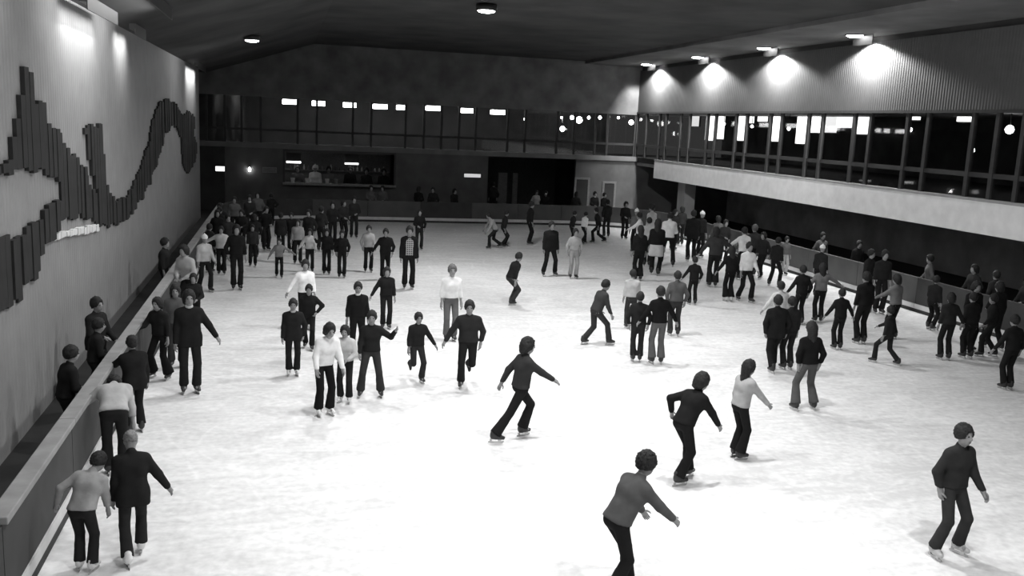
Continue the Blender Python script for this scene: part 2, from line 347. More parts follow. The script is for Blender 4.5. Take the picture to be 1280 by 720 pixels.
slats([(64, 292), (122, 279), (122, 288), (66, 299)], .22, grey(.75, .7, .1, 3, kind='pale_slat'), mur2, .02, .06)  # streak of light on the wall, put into slat shape and pale colour

# ------------------------------------------------------------------ rink boards
M_BOARD = grey(.055, .8, .2, 1.3, kind='board'); M_BOARD_LIT = grey(.1, .8, .15, 1.3, kind='board'); M_RAIL = grey(.27, .6, .15, 4, kind='rail'); M_KICK = grey(.62, .6, .12, 2, kind='kick')  # paler board copy: light falling on some panels put into the colour
def barrier(name, label, path, rail_from=0, mats=None, h=1.08, rail=True, out=1):
    t = tag(empty(name, (path[0][0], path[0][1], 0)), label, 'barrier')
    o = Vector((path[0][0], path[0][1]))
    for i, (a, b) in enumerate(zip(path, path[1:])):
        a = Vector(a)-o; b = Vector(b)-o; d = (b-a).normalized(); n = Vector((-d.y, d.x))*out
        g = d*.012
        m = (mats or {}).get(i, M_BOARD)
        MB().prism(a+g, b-g, .1, .22, h-.05).build('panel', m, t)
        MB().prism(a, b, .16, -.01, .1).build('base', M_DARK, t)
        MB().prism(a+g*.3, b-g*.3, .15, .1, .24).build('kick_strip', M_KICK, t)
        if rail and i >= rail_from: bevel(MB().prism(a+g*.3, b-g*.3, .2, h-.05, h+.03).build('top_rail', M_RAIL, t), .012)
    return t
barrier('rink_barrier', 'dark board barrier with pale top rail along the mural wall', [(XL, y) for y in (3.1, 6.1, 9.1, 12.1, 15.1, 18.1, 21.1, 24.1, 27.1, 30.1, 33.1, 36.1, 39.1, 41.5)], 2)
R = 4.0
arc = lambda cx, cy, a0, a1, n: [(cx+R*math.cos(math.radians(a0+(a1-a0)*i/n)), cy+R*math.sin(math.radians(a0+(a1-a0)*i/n))) for i in range(n+1)]
far = arc(XL+R, YF-R, 180, 90, 5)+[(x, YF) for x in (4.0, 6.6, 9.2, 11.6, 13.9)]+arc(XR-R, YF-R, 90, 0, 5)
barrier('rink_barrier', 'far grey board barrier below the gallery at the end of the ice', far, 99, {5: M_BOARD_LIT, 9: M_BOARD_LIT, 6: M_BOARD_LIT, 8: M_BOARD_LIT, 10: M_BOARD_LIT, 11: M_BOARD_LIT}, out=-1)
barrier('rink_barrier', 'dark board barrier under the white gallery fascia on the right', [(XR, y) for y in (41.5, 38.5, 35.5, 32.5, 29.5, 26.5, 23.5, 20.5, 17.5, 14.5, 11.5)], 99, {4: M_BOARD_LIT, 3: M_BOARD_LIT, 5: M_BOARD_LIT})

# ------------------------------------------------------------------ far wall fittings
p = atY(275, 211, WF-.6); t = tag(empty('exit_sign', (p[0], WF-.48, p[2]), 0), 'small glowing white box sign beside the mural wall end', 'sign')
MB().box(-.24, .24, -.06, .12, -.14, .14).build('housing', M_HOUSE, t); MB().box(-.22, .22, -.08, -.06, -.12, .12).build('sign_face', emit('sign_glow', 1.6), t)
p = atY(590.5, 219.5, WF-.05); t = tag(empty('wall_sign', (p[0], WF-.02, p[2])), 'long narrow white sign left of the dark passage', 'sign')
MB().box(-.48, .48, -.04, .0, -.11, .11).build('frame', M_HOUSE, t); MB().box(-.46, .46, -.06, -.04, -.095, .095).build('sign_face', emit('sign_glow', .55), t)
p = atY(337, 212.5, WF-.05); t = tag(empty('wall_sign', (p[0], WF-.02, p[2])), 'dull grey rectangular sign board left of the kiosk window', 'sign')
MB().box(-.36, .36, -.04, .0, -.14, .14).build('board', grey(.3), t); MB().box(-.33, .33, -.05, -.04, -.11, .11).build('sign_face', grey(.22), t)
p = atY(312, 212, WF-.05); t = tag(empty('wall_bulb', (p[0], WF-.1, p[2])), 'tiny bare wall bulb between two signs on the far wall', 'lamp')
MB().lathe([(.01, -.1), (.05, -.06), (.06, 0), (.03, .08), (.03, .12)], 10).build('bulb', M_BULB, t, True); MB().box(-.04, .04, .0, .1, .08, .16).build('socket', M_HOUSE, t)
# kiosk window
t = tag(empty('kiosk_window', ((kL+kR)/2, WF, 0)), 'lit snack kiosk window with counter in the far wall', 'kiosk'); hw = (kR-kL)/2
MB().box(-hw-.1, hw+.1, -.35, .3, kB-.04, kB+.06).build('counter', grey(.3, .6), t)
MB().box(-hw-.1, -hw, -.05, .26, kB, kT).build('jamb', M_HOUSE, t); MB().box(hw, hw+.1, -.05, .26, kB, kT).build('jamb', M_HOUSE, t)
MB().box(-hw-.1, hw+.1, -.05, .26, kT, kT+.1).build('lintel', M_HOUSE, t)
MB().box(-hw-.1, hw+.1, 2.6, 2.7, -.1, 3.2).build('back_wall', grey(.16), t)
MB().box(-hw, hw, 2.3, 2.6, 2.0, 2.06).build('shelf', grey(.2), t)
for x0, x1, y in ((358, 376, 202.5), (431, 448, 204.5)):
    a = atY(x0, y, WF+1.2); b = atY(x1, y, WF+1.2); q = tag(empty('tube_light', ((a[0]+b[0])/2, WF+1.2, a[2])), 'fluorescent tube inside the kiosk at its %s' % ('left end' if x0 < 400 else 'middle'), 'light')
    MB().box(-(b[0]-a[0])/2, (b[0]-a[0])/2, -.08, .08, .06, .5).build('housing', M_HOUSE, q); MB().box(-(b[0]-a[0])/2, (b[0]-a[0])/2, -.09, .07, -.04, .06).build('tube', emit('kiosk_tube', 4. if x0 < 400 else 2.), q)
random.seed(3)
for i in range(22):
    x = kL+.3+(kR-kL-.6)*i/21; h = random.uniform(.18, .34)
    b = tag(MB().lathe([(.05, 0), (.055, h*.6), (.025, h*.75), (.025, h)], 8).build('bottle', grey(random.choice((.1, .2, .5, .7)), .3, kind='bottle'), None, True, (x, WF+2.42, 2.06)), 'small bottle on the shelf inside the lit kiosk', 'bottle', 'bottles on the kiosk shelf')
for i, (x, y, g) in enumerate(((366, 226, .7), (384, 224, .8), (409, 225, .75), (420, 224, .3))):
    p = atY(x, y, WF-.1); b = MB().lathe([(.09, 0), (.11, .22), (.12, .25), (.1, .25)], 12).build('paper_cup', grey(g, .6, kind='cup'), None, True, (p[0], WF-.1, kB+.06))
    tag(b, 'tall pale container on kiosk counter, number %s from the left' % words[i], 'cup', 'containers on the kiosk counter')
# passage with two pale door leaves deep inside
tag(MB().box(dL-.2, dR+.2, 54.6, 54.8, -.1, 3.2).build('door_1', grey(.08)), kind='structure')
for i, (x0, x1) in enumerate(((622, 633), (640, 646))):
    a = atY(x0, 240, 53)[0]; b = atY(x1, 240, 53)[0]
    tag(MB().box(a, b, 52.9, 53, -.01, 2.2).build('door_%d' % (i+2), grey(.25)), kind='structure')
for i, (x0, y0, x1, y1) in enumerate(((718, 224, 735, 262), (753, 229, 768, 262))):
    a = atY(x0, y0, WF); b = atY(x1, y1, WF); t = tag(empty('door_%d' % (i+4), ((a[0]+b[0])/2, WF, 0)), kind='structure'); hw = (b[0]-a[0])/2
    MB().box(-hw, -hw+.12, -.06, 0, 0, a[2]).build('door_frame', grey(.2), t); MB().box(hw-.12, hw, -.06, 0, 0, a[2]).build('door_frame', grey(.2), t)
    MB().box(-hw, hw, -.06, 0, a[2], a[2]+.12).build('door_frame', grey(.2), t); MB().box(-hw+.12, hw-.12, -.03, 0, 0, a[2]).build('door_leaf', M_DARK, t)

# ================================================================== people
SKIN = grey(.27, .6, .1, 20, .3, kind='skin'); EYE = grey(.02, .4, kind='eye'); M_STEEL = grey(.5, .3, .1, 10, .5, 1., kind='steel')
def rot(ax, a):
    c, s = math.cos(a), math.sin(a)
    return np.array({'x': [[1, 0, 0], [0, c, -s], [0, s, c]], 'y': [[c, 0, s], [0, 1, 0], [-s, 0, c]], 'z': [[c, -s, 0], [s, c, 0], [0, 0, 1]]}[ax])
def unit(v): v = np.asarray(v, float); return v/np.linalg.norm(v)
A = np.array
class Field:
    """signed distance grid built from local blocks, meshed with surface nets"""
    def __init__(s, prims, vox):
        lo = np.min([p[0] for p in prims], 0)-2.5*vox; hi = np.max([p[1] for p in prims], 0)+2.5*vox
        s.lo = lo; s.v = vox; s.n = np.ceil((hi-lo)/vox).astype(int)+1
        s.f = np.full(s.n, .5, np.float32); s.ax = [lo[i]+vox*np.arange(s.n[i]) for i in range(3)]
        for p in prims: s.add(*p)
    def block(s, lo, hi, m):
        i0 = np.maximum(((lo-m-s.lo)/s.v).astype(int), 0); i1 = np.minimum(((hi+m-s.lo)/s.v).astype(int)+2, s.n)
        sl = tuple(slice(a, b) for a, b in zip(i0, i1))
        P = np.stack(np.meshgrid(*[s.ax[i][sl[i]] for i in range(3)], indexing='ij'), -1); return sl, P
    def add(s, lo, hi, fn, k, op):
        sl, P = s.block(lo, hi, .07); d = fn(P); f = s.f[sl]
        if op == 'u':
            if k > 0:
                h = np.maximum(k-np.abs(f-d), 0)/k; s.f[sl] = np.minimum(f, d)-h*h*k*.25
            else: s.f[sl] = np.minimum(f, d)
        elif op == 'c': s.f[sl] = np.maximum(f, -d)
    def cut(s, p, n):
        """keep the side the normal points to"""
        P = np.stack(np.meshgrid(*s.ax, indexing='ij'), -1); s.f = np.maximum(s.f, -((P-p) @ n))
    def mesh(s):
        f = s.f; ins = f < 0; nx, ny, nz = f.shape
        c = np.zeros((nx-1, ny-1, nz-1), int)
        offs = [(i, j, k) for i in (0, 1) for j in (0, 1) for k in (0, 1)]
        sub = lambda a, o: a[o[0]:o[0]+nx-1, o[1]:o[1]+ny-1, o[2]:o[2]+nz-1]
        for o in offs: c += sub(ins, o)
        act = (c > 0) & (c < 8); idx = np.argwhere(act); ids = np.full(act.shape, -1, int); ids[act] = np.arange(len(idx))
        acc = np.zeros((len(idx), 3)); cnt = np.zeros(len(idx))
        for a in offs:
            for ax in range(3):
                if a[ax]: continue
                b = list(a); b[ax] = 1
                fa = sub(f, a)[act]; fb = sub(f, b)[act]; m = (fa < 0) != (fb < 0)
                t = np.where(m, fa/np.where(m, fa-fb, 1), 0)
                p = np.tile(A(a, float), (len(idx), 1)); p[:, ax] = t
                acc[m] += p[m]; cnt[m] += 1
        V = s.lo+(idx+acc/cnt[:, None])*s.v
        Q = []
        for ax in range(3):
            n = [nx, ny, nz]; u, w_ = (ax+1) % 3, (ax+2) % 3
            sa = [slice(None)]*3; sb = [slice(None)]*3; sa[ax] = slice(0, -1); sb[ax] = slice(1, None)
            e = np.argwhere(ins[tuple(sa)] != ins[tuple(sb)])
            if not len(e): continue
            ok = (e[:, u] > 0) & (e[:, w_] > 0) & (e[:, u] < n[u]-1) & (e[:, w_] < n[w_]-1); e = e[ok]
            flip = ins[tuple(sa)][tuple(e.T)]
            def cid(du, dw):
                q = e.copy(); q[:, u] -= du; q[:, w_] -= dw; return ids[tuple(q.T)]
            q = np.stack([cid(1, 1), cid(0, 1), cid(0, 0), cid(1, 0)], 1)
            q[~flip] = q[~flip][:, ::-1]; Q.append(q)
        return V, np.concatenate(Q)
def cap(a, b, ra, rb, k=.04, op='u'):
    a = A(a, float); b = A(b, float); ab = b-a; L2 = max(ab @ ab, 1e-9); r = max(ra, rb)
    def fn(P):
        t = np.clip(((P-a) @ ab)/L2, 0, 1); return np.linalg.norm(P-a-t[..., None]*ab, axis=-1)-(ra+(rb-ra)*t)
    return (np.minimum(a-ra, b-rb), np.maximum(a+ra, b+rb), fn, k, op)
def ell(c, r, Rm=None, k=.03, op='u'):
    c = A(c, float); r = A(r, float); Rm = np.eye(3) if Rm is None else Rm; m = r.max()
    def fn(P):
        q = (P-c) @ Rm; return (np.linalg.norm(q/r, axis=-1)-1)*r.min()
    return (c-m, c+m, fn, k, op)
def tube(pts, rad, n=6):
    V = []; Fc = []
    for i, p in enumerate(pts):
        d = unit(pts[min(i+1, len(pts)-1)]-pts[max(i-1, 0)]); u = unit(np.cross(d, A([.31, .87, .38]))); v = np.cross(d, u)
        for j in range(n): a = 2*PI*j/n; V.append(p+rad[i]*(math.cos(a)*u+math.sin(a)*v))
    for i in range(len(pts)-1):
        for j in range(n): Fc.append((i*n+j, i*n+(j+1) % n, (i+1)*n+(j+1) % n, (i+1)*n+j))
    k = (len(pts)-1)*n; Fc.append(tuple(k+j for j in range(n))); return V, Fc
def ball(c, r, Rm, n=6):
    V = [c+Rm @ (A([math.sin(t)*math.cos(p), math.sin(t)*math.sin(p), math.cos(t)])*r) for t in (.02, .8, 1.57, 2.34, 3.12) for p in [2*PI*i/n for i in range(n)]]
    Fc = [(i*n+j, (i+1)*n+j, (i+1)*n+(j+1) % n, i*n+(j+1) % n) for i in range(4) for j in range(n)]; return V, Fc

ARMS = dict(D=((10, 4), (6, 16)), DF=((12, 18), (2, 45)), O=((34, 4), (30, 18)), OO=((62, 2), (56, 14)), F=((12, 52), (2, 66)), FL=((14, 32), (4, 46)), FF=((8, 72), (2, 78)),
            B=((14, -34), (10, -16)), H=((46, -6), (-38, 26)), C=((16, 14), (-38, 72)), P=((24, -10), (-10, 14)), BB=((22, -30), (-48, -14)), OF=((40, 40), (24, 56)), R=((30, 40), (10, 80)), U=((60, 30), (20, 140)), OB=((50, -30), (46, -14)))
# stance: (left foot x, y, lift), (right foot x, y, lift), pelvis drop
ST = dict(S=((-.10, .02, 0), (.10, -.02, 0), .012), N=((-.085, .01, 0), (.085, -.01, 0), .012), W=((-.09, .19, 0), (.10, -.19, 0), .05), W2=((-.09, -.19, 0), (.10, .19, 0), .05), K=((-.11, .06, 0), (.11, -.06, 0), .09), A=((-.2, 0, 0), (.2, 0, 0), .03),
          G=((-.07, .12, 0), (.2, -.48, .04), .12), G2=((-.2, -.48, .04), (.07, .12, 0), .12), L1=((-.02, .04, 0), (.14, -.36, .26), .05), L2=((-.14, -.36, .26), (.02, .04, 0), .05), T=((-.12, .3, 0), (.12, -.3, 0), .10), T2=((-.12, -.3, 0), (.12, .3, 0), .10))
HS = 1.07      # head size
_boot = {}; PLACED = []
def boot_mesh(shoe, vox):
    key = (shoe, vox)
    if key in _boot: return _boot[key]
    # foot frame: ankle at the origin, toes towards +Y, sole at z=-.085
    pr = [cap((0, -.03, .0), (0, -.022, .05), .05, .05, .02), cap((0, -.035, -.04), (0, .02, -.04), .044, .045, .03), cap((0, .02, -.045), (0, .14, -.056), .045, .034, .03), cap((0, -.02, 0), (0, .06, -.03), .045, .04, .03)]
    f = Field(pr, vox); f.cut(A([0, 0, -.085]), A([0, 0, 1.])); V, Q = f.mesh(); V[:, 2] = np.maximum(V[:, 2], -.085)
    me = bpy.data.meshes.new('skate_boot'); me.from_pydata(V.tolist(), [], Q.tolist()); me.polygons.foreach_set('use_smooth', [True]*len(Q)); _boot[key] = me; return me
_bm = {}
def boot_data(g, vox, shoe=False):
    key = (g, vox, shoe)
    if key not in _bm:
        me = boot_mesh(shoe, vox).copy(); me.materials.append(grey(g, .5, .1, 10, .4, kind='leather')); _bm[key] = me
    return _bm[key]
def blade_data():
    if 'b' not in _bm:
        m = MB(); m.box(-.012, .012, -.075, -.045, -.115, -.08); m.box(-.012, .012, .06, .11, -.115, -.08)
        k = len(m.V); prof = [(-.10, -.118), (-.10, -.138), (-.085, -.145), (.13, -.145), (.155, -.13), (.16, -.11)]
        for s in (-.004, .004): m.V += [(s, y, z) for y, z in prof]
        n = len(prof); m.F += [tuple(k+i for i in range(n)), tuple(k+n+i for i in range(n))[::-1]]
        m.F += [(k+i, k+n+i, k+n+(i+1) % n, k+(i+1) % n) for i in range(n)]
        me = bpy.data.meshes.new('blade'); me.from_pydata(m.V, [], m.F); me.materials.append(M_STEEL); _bm['b'] = me
    return _bm['b']
def ik(h, a, l1, l2, pole):
    d = a-h; L = np.linalg.norm(d); Lm = (l1+l2)*.998
    if L > Lm: a = h+d/L*Lm; d = a-h; L = Lm
    u = d/L; x = (l1*l1-l2*l2+L*L)/(2*L); y = math.sqrt(max(l1*l1-x*x, 0)); p = pole-u*(pole @ u); p = unit(p)
    return h+u*x+p*y, a

def person(label, head, foot=None, h=None, face=0, st='S', lean=4, side=0, twist=0, L='D', Rr='D', top=.03, bot=.03, hair='short', hg=.025, sk=.03, hy=0, hp=0, kind='sweater', flare=.012, bulk=1., shoe=False, group=None, mat=None, skirt=None, seat_z=0.0, drop=0., collar=None, py=0., scale=None, open_jacket=None):
    """head = pixel of the crown, foot = pixel between the skates; face 0 = away from camera, 90 = to the right"""
    ground = .145 if not shoe else .088
    sw = abs(((face+180) % 360)-180) > 90
    aL, aR = (Rr, L) if sw else (L, Rr)
    (lx, ly, lz), (rx, ry, rz), dr = ST[st]; dr += drop
    le = math.radians(lean)
    pel = A([(lx*(rz <= .1)+rx*(lz <= .1))/max((rz <= .1)+(lz <= .1), 1)*.7, (0 if st[0] in 'L' else (ly+ry)/2*.5)-math.sin(le)*.16+py, ground+.085*0+.835-dr])
    Rt = rot('y', math.radians(side)) @ rot('x', -le) @ rot('z', -math.radians(twist)); Rp = rot('x', -le*.5)
    T = lambda x, y, z: pel+Rt @ A([x, y, z])
    J = {}
    for s, (fx, fy, fz) in ((-1, (lx, ly, lz)), (1, (rx, ry, rz))):
        hip = pel+Rp @ A([s*.088, 0, -.02]); ank = A([fx, fy, ground+fz])
        kn, ank = ik(hip, ank, .425, .41, A([s*.12, 1., 0])); J[s] = (hip, kn, ank)
    neck = T(0, -.01, .52); hpv = rot('z', -math.radians(hy)) @ rot('x', -math.radians(hp)); Rh = (rot('x', -le*.55) @ hpv)
    nt_ = neck+Rh @ A([0, .012, .07]); hc = nt_+Rh @ A([0, .022, .095])
    arms = {}
    for s, nm in ((-1, aL), (1, aR)):
        (o1, f1), (o2, f2) = ARMS[nm] if isinstance(nm, str) else nm
        def dv(o, f): o, f = math.radians(o), math.radians(f); return unit(A([s*math.sin(o), math.sin(f)*math.cos(o*.5), -math.cos(o)*math.cos(f)]))
        sh = T(s*.158*bulk, -.005, .435); el = sh+Rt @ dv(o1, f1)*.275; wr = el+Rt @ dv(o2, f2)*.245; arms[s] = (sh, el, wr, Rt @ dv(o2, f2))
    # scale from the pixels
    top_pt = hc+Rh @ (A([0, -.01, .125])*HS)
    fz0 = -math.radians(face); Rz = rot('z', fz0)
    if scale:
        sc = scale; g = atZ(foot[0], foot[1], 0.)
    elif foot is not None:
        g = atZ(foot[0], foot[1], 0.); lo_, hi_ = .5, 1.16
        for _ in range(24):
            m = (lo_+hi_)/2; y = proj(g+m*(Rz @ top_pt))[1]
            if y > head[1]: lo_ = m
            else: hi_ = m
        sc = (lo_+hi_)/2
    else:
        sc = h/1.74; z = sc*top_pt[2]+seat_z; hpnt = atZ(head[0], head[1], z); g = hpnt-sc*(Rz @ top_pt); g[2] = seat_z
    if seat_z == 0 and g[1] < WF-.2:
        if not shoe:
            g[0] = min(max(g[0], XL+.4), XR-.4); g[1] = min(g[1], YF-.4)
            for cx, sg in ((XL+4.0, -1), (XR-4.0, 1)):
                q = g[:2]-A([cx, YF-4.0])
                if q[0]*sg > 0 and q[1] > 0 and np.linalg.norm(q) > 3.6: g[:2] = A([cx, YF-4.0])+q/np.linalg.norm(q)*3.6
        elif g[0] < XL+1 and g[1] < YF: g[0] = min(max(g[0], WL+.4), XL-.4)
        elif g[1] > YF-6 and g[0] < XR-2: g[1] = min(max(g[1], YF+.5), WF-.6)
        elif g[0] > XR-4: g[0] = max(g[0], XR+.5)
    for _ in range(6):
        for q in PLACED:
            dd = g[:2]-q[:2]; dl = np.linalg.norm(dd); mn = .52 if foot is None else .4
            if dl < mn: g[:2] = q[:2]+(dd/dl if dl > .02 else A([1., 0]))*mn
    PLACED.append(g.copy())
    dist = np.linalg.norm(g-A([0, 0, HC])); vox = float(np.clip(dist/F*1.45, .0135, .036))/sc
    vox = min([.0135, .017, .021, .026, .031, .037], key=lambda q: abs(q-vox))
    root = tag(empty('person', tuple(g), fz0), label, 'person', group); root.scale = (sc, sc, sc)
    b = bulk
    tor = lambda e: [cap(T(-.066*b, 0, .34), T(.066*b, 0, .34), .104*b+e, .104*b+e, .05), cap(T(-.062*b, 0, .34), T(-.043*b, 0, .15), .098*b+e, .09*b+e, .05), cap(T(.062*b, 0, .34), T(.043*b, 0, .15), .098*b+e, .09*b+e, .05),
                     cap(T(-.043*b, 0, .15), pel+Rp @ A([-.062*b, 0, 0]), .092*b+e, .104*b+e, .05), cap(T(.043*b, 0, .15), pel+Rp @ A([.062*b, 0, 0]), .092*b+e, .104*b+e, .05), cap(T(-.09*b, -.005, .43), T(.09*b, -.005, .43), .064+e, .064+e, .06)]
    # ---- body: one continuous skin
    pr = tor(0) if not vox > .03 else tor(0)
    for s in (-1, 1):
        hip, kn, ank = J[s]; sh, el, wr, fd = arms[s]
        pr += [cap(hip, kn, .082, .056), cap(kn, ank+A([0, 0, .02]), .054, .038), cap(ank, ank+A([0, .11, -.04]), .036, .026)]
        pr += [cap(T(s*.08, -.005, .46), sh, .055, .052), cap(sh, el, .05, .039), cap(el, wr, .039, .027), cap(wr, wr+fd*.075, .028, .033, .03)]
    pr += [cap(T(0, -.01, .46), nt_+Rh @ A([0, .01, .02]), .056, .05, .03)]
    pr += [ell(hc+Rh @ (A([0, -.012, .02])*HS), A((.074, .094, .098))*HS, Rh, .02), ell(hc+Rh @ (A([0, .03, -.05])*HS), A((.054, .058, .066))*HS, Rh, .04)]
    if vox < .028:
        pr += [cap(hc+Rh @ (A([0, .088, .012])*HS), hc+Rh @ (A([0, .107, -.022])*HS), .009, .015, .02)]
        for s in (-1, 1): pr += [ell(hc+Rh @ (A([s*.074, -.008, -.008])*HS), A((.011, .021, .032))*HS, Rh, .008), ell(hc+Rh @ (A([s*.03, .092, .012])*HS), A((.016, .012, .011))*HS, Rh, 0, 'c')]
    V, Q = Field(pr, vox).mesh(); V = V.tolist(); Q = Q.tolist(); nb = len(Q); mi = [0]*nb
    def app(vf, m):
        k = len(V); V.extend([tuple(x) for x in vf[0]]); Q.extend([tuple(k+i for i in f) for f in vf[1]]); mi.extend([m]*len(vf[1]))
    nf = 6 if vox < .02 else 4
    for s in (-1, 1):
        sh, el, wr, fd = arms[s]; pn = unit(np.cross(fd, Rt @ A([1., .25, 0])))      # palm frame: fd along, pl across, pn out of the palm
        pl = unit(np.cross(pn, fd)); pn = unit(np.cross(fd, pl)); inw = Rt @ A([-s, 0, 0.])
        if abs(fd @ A([0, 0, 1])) > .6: pl = unit(A((Rt @ A([0, 1., 0])))-fd*((Rt @ A([0, 1., 0])) @ fd)); pn = unit(np.cross(fd, pl)); pn = pn if pn @ inw > 0 else -pn
        for i, ln in enumerate((.072, .08, .074, .058)):
            p0 = wr+fd*.075+pl*(.027-.018*i); q = [p0, p0+fd*ln*.45+pn*.004]
            q.append(q[-1]+(fd*.8+pn*.55)*ln*.32); q.append(q[-1]+(fd*.45+pn*.8)*ln*.28); app(tube(q, (.0105, .0098, .009, .006), nf), 0)
        p0 = wr+fd*.03+pl*.02; q = [p0, p0+pl*.028+fd*.02+pn*.008, p0+pl*.04+fd*.046+pn*.018, p0+pl*.042+fd*.066+pn*.026]; app(tube(q, (.013, .012, .0105, .007), nf), 0)
    if vox < .03:
        for s in (-1, 1): app(ball(hc+Rh @ (A([s*.03, .083, .012])*HS), A([.015, .009, .009]), Rh), 1)
        app(ball(hc+Rh @ (A([0, .083, -.058])*HS), A([.022, .008, .005]), Rh), 1)
    mesh('body', V, Q, [SKIN, EYE], root, True, mi=mi)
    # ---- hair or hat
    Hm = lambda x, y, z: hc+Rh @ (A([x, y, z])*HS)
    e = .022 if hair != 'bald' else .006
    if hair == 'hat':
        f = Field([ell(Hm(0, -.014, .035), A((.088, .106, .104))*HS, Rh, 0), cap(Hm(0, -.02, .14), Hm(0, -.02, .155), .024, .02, .02)], min(vox, .026)); f.cut(Hm(0, 0, .005), Rh @ unit(A([0, .12, 1.])))
        V, Q = f.mesh(); mesh('knit_hat', V.tolist(), Q.tolist(), cloth(hg), root, True)
    else:
        pr = [ell(Hm(0, -.02, .026), A((.074+e, .094+e, .1+e))*HS, Rh, .03)]
        if hair == 'afro': pr = [ell(Hm(0, -.03, .03), A((.118, .12, .122))*HS, Rh, .03)]
        if hair in ('long', 'mid'):
            z = -.23 if hair == 'long' else -.085
            pr += [cap(Hm(-.05, -.06, 0), Hm(-.055, -.075, z), .05, .035, .05), cap(Hm(.05, -.06, 0), Hm(.055, -.075, z), .05, .035, .05), cap(Hm(0, -.08, 0), Hm(0, -.1, z), .05, .04, .05)]
        pr += [ell(Hm(0, .125, -.03), A((.068, .1, .108))*HS, Rh, 0, 'c')]
        f = Field(pr, min(vox, .026))
        if hair in ('short', 'bald', 'afro'): f.cut(Hm(0, 0, -.045 if hair != 'bald' else 0.0), Rh @ unit(A([0, -.3, 1.])))
        V, Q = f.mesh(); V = V+np.random.RandomState(len(V)).normal(0, .0045, V.shape); mesh('hair', V.tolist(), Q.tolist(), grey(hg, .7, .3, 40, .2, kind='hair'), root, True)
    # ---- top
    ee = .024 if kind != 'jacket' else .032
    pr = tor(ee); hemz = .0 if kind == 'sweater' else (.05 if kind == 'shirt' else -.15)
    if kind == 'jacket':
        pr += [cap(pel+Rp @ A([s*.075, 0, .02]), pel+Rp @ A([s*.085, 0, -.16]), .13, .125, .05) for s in (-1, 1)]
    for s in (-1, 1):
        sh, el, wr, fd = arms[s]
        pr += [cap(T(s*.08, -.005, .46), sh, .07, .065+ee*.4, .04), cap(sh, el, .062+ee*.4, .052+ee*.3, .03), cap(el, wr-fd*.02, .051+ee*.3, .04+ee*.2, .02)]
    if kind == 'shirt': pass
    pr += [cap(T(0, -.01, .46), neck+Rt @ A([0, .005, .02]), .07, .062, .03)]
    f = Field(pr, vox); f.cut(pel+Rp @ A([0, 0, hemz]), Rp @ A([0, 0, 1.])); V, Q = f.mesh()
    name = {'sweater': 'sweater', 'shirt': 'shirt', 'jacket': 'jacket'}[kind]
    mesh(name, V.tolist(), Q.tolist(), mat or cloth(top), root, True)
    if open_jacket:
        pr = tor(.042)+[cap(pel+Rp @ A([s*.075, 0, .02]), pel+Rp @ A([s*.08, 0, -.1]), .13, .128, .05) for s in (-1, 1)]
        for s in (-1, 1):
            sh, el, wr, fd = arms[s]; pr += [cap(T(s*.08, -.005, .46), sh, .085, .082, .04), cap(sh, el, .08, .068, .03), cap(el, wr-fd*.03, .067, .054, .02)]
        pr += [cap(T(0, .2, .5), T(0, .22, -.3), .13, .15, 0, 'c')]
        f = Field(pr, vox); f.cut(pel+Rp @ A([0, 0, -.1]), Rp @ A([0, 0, 1.])); V, Q = f.mesh(); mesh('jacket', V.tolist(), Q.tolist(), cloth(open_jacket), root, True)
    if collar:
        f = Field([cap(neck+Rt @ A([0, .0, .015]), neck+Rt @ A([0, .03, .02]), .068, .066, .02)], min(vox, .02)); f.cut(neck+Rt @ A([0, 0, .0]), Rt @ A([0, .0, 1.])); V, Q = f.mesh(); mesh('collar', V.tolist(), Q.tolist(), cloth(collar), root, True)
    # ---- trousers with flared hems (or a skirt)
    pr = [cap(pel+Rp @ A([-.062*b, 0, 0]), pel+Rp @ A([.062*b, 0, 0]), .112*b, .112*b, .04), cap(T(-.045*b, 0, .12), T(.045*b, 0, .12), .098*b, .098*b, .04)]
    for s in (-1, 1):
        hip, kn, ank = J[s]; d = unit(ank-kn); end = ank-d*.005
        pr += [cap(hip, kn, .088*b, .07, .02), cap(kn, kn+(end-kn)*.45, .069, .066+flare*.4, .015), cap(kn+(end-kn)*.4, end, .066+flare*.4, .07+flare, .015)]
    if skirt:
        f = Field([cap(pel+A([s*.06, 0, .05]), pel+A([s*.09, -.02, -.3]), .135, .145, .05) for s in (-1, 1)], vox); f.cut(pel+A([0, 0, .06]), A([0, 0, -1.])); f.cut(pel+A([0, 0, -.3]), A([0, 0, 1.]))
        V, Q = f.mesh(); mesh('tied_jacket', V.tolist(), Q.tolist(), cloth(skirt), root, True)
    f = Field(pr, vox); f.cut(T(0, 0, .075), -(Rp @ A([0, 0, 1.])))
    for s in (-1, 1):
        hip, kn, ank = J[s]; d = unit(kn-ank); P = np.stack(np.meshgrid(*f.ax, indexing='ij'), -1); q = (P-(ank+d*.0)) @ d
        f.f = np.where(np.linalg.norm(P-ank, axis=-1) < .16, np.maximum(f.f, -q), f.f)
    V, Q = f.mesh(); mesh('trousers', V.tolist(), Q.tolist(), cloth(bot), root, True)
    # ---- skates
    bv = .013 if vox < .02 else .02
    for s in (-1, 1):
        hip, kn, ank = J[s]; o = obj('skate' if not shoe else 'shoe', boot_data(sk, bv, shoe), root, tuple(ank))
        lift = ank[2]-ground; yaw = s*-.18
        o.rotation_euler = (-min(lift*3.2, 1.1), 0, yaw)
        if not shoe: obj('blade', blade_data(), o)
    return root

P = person
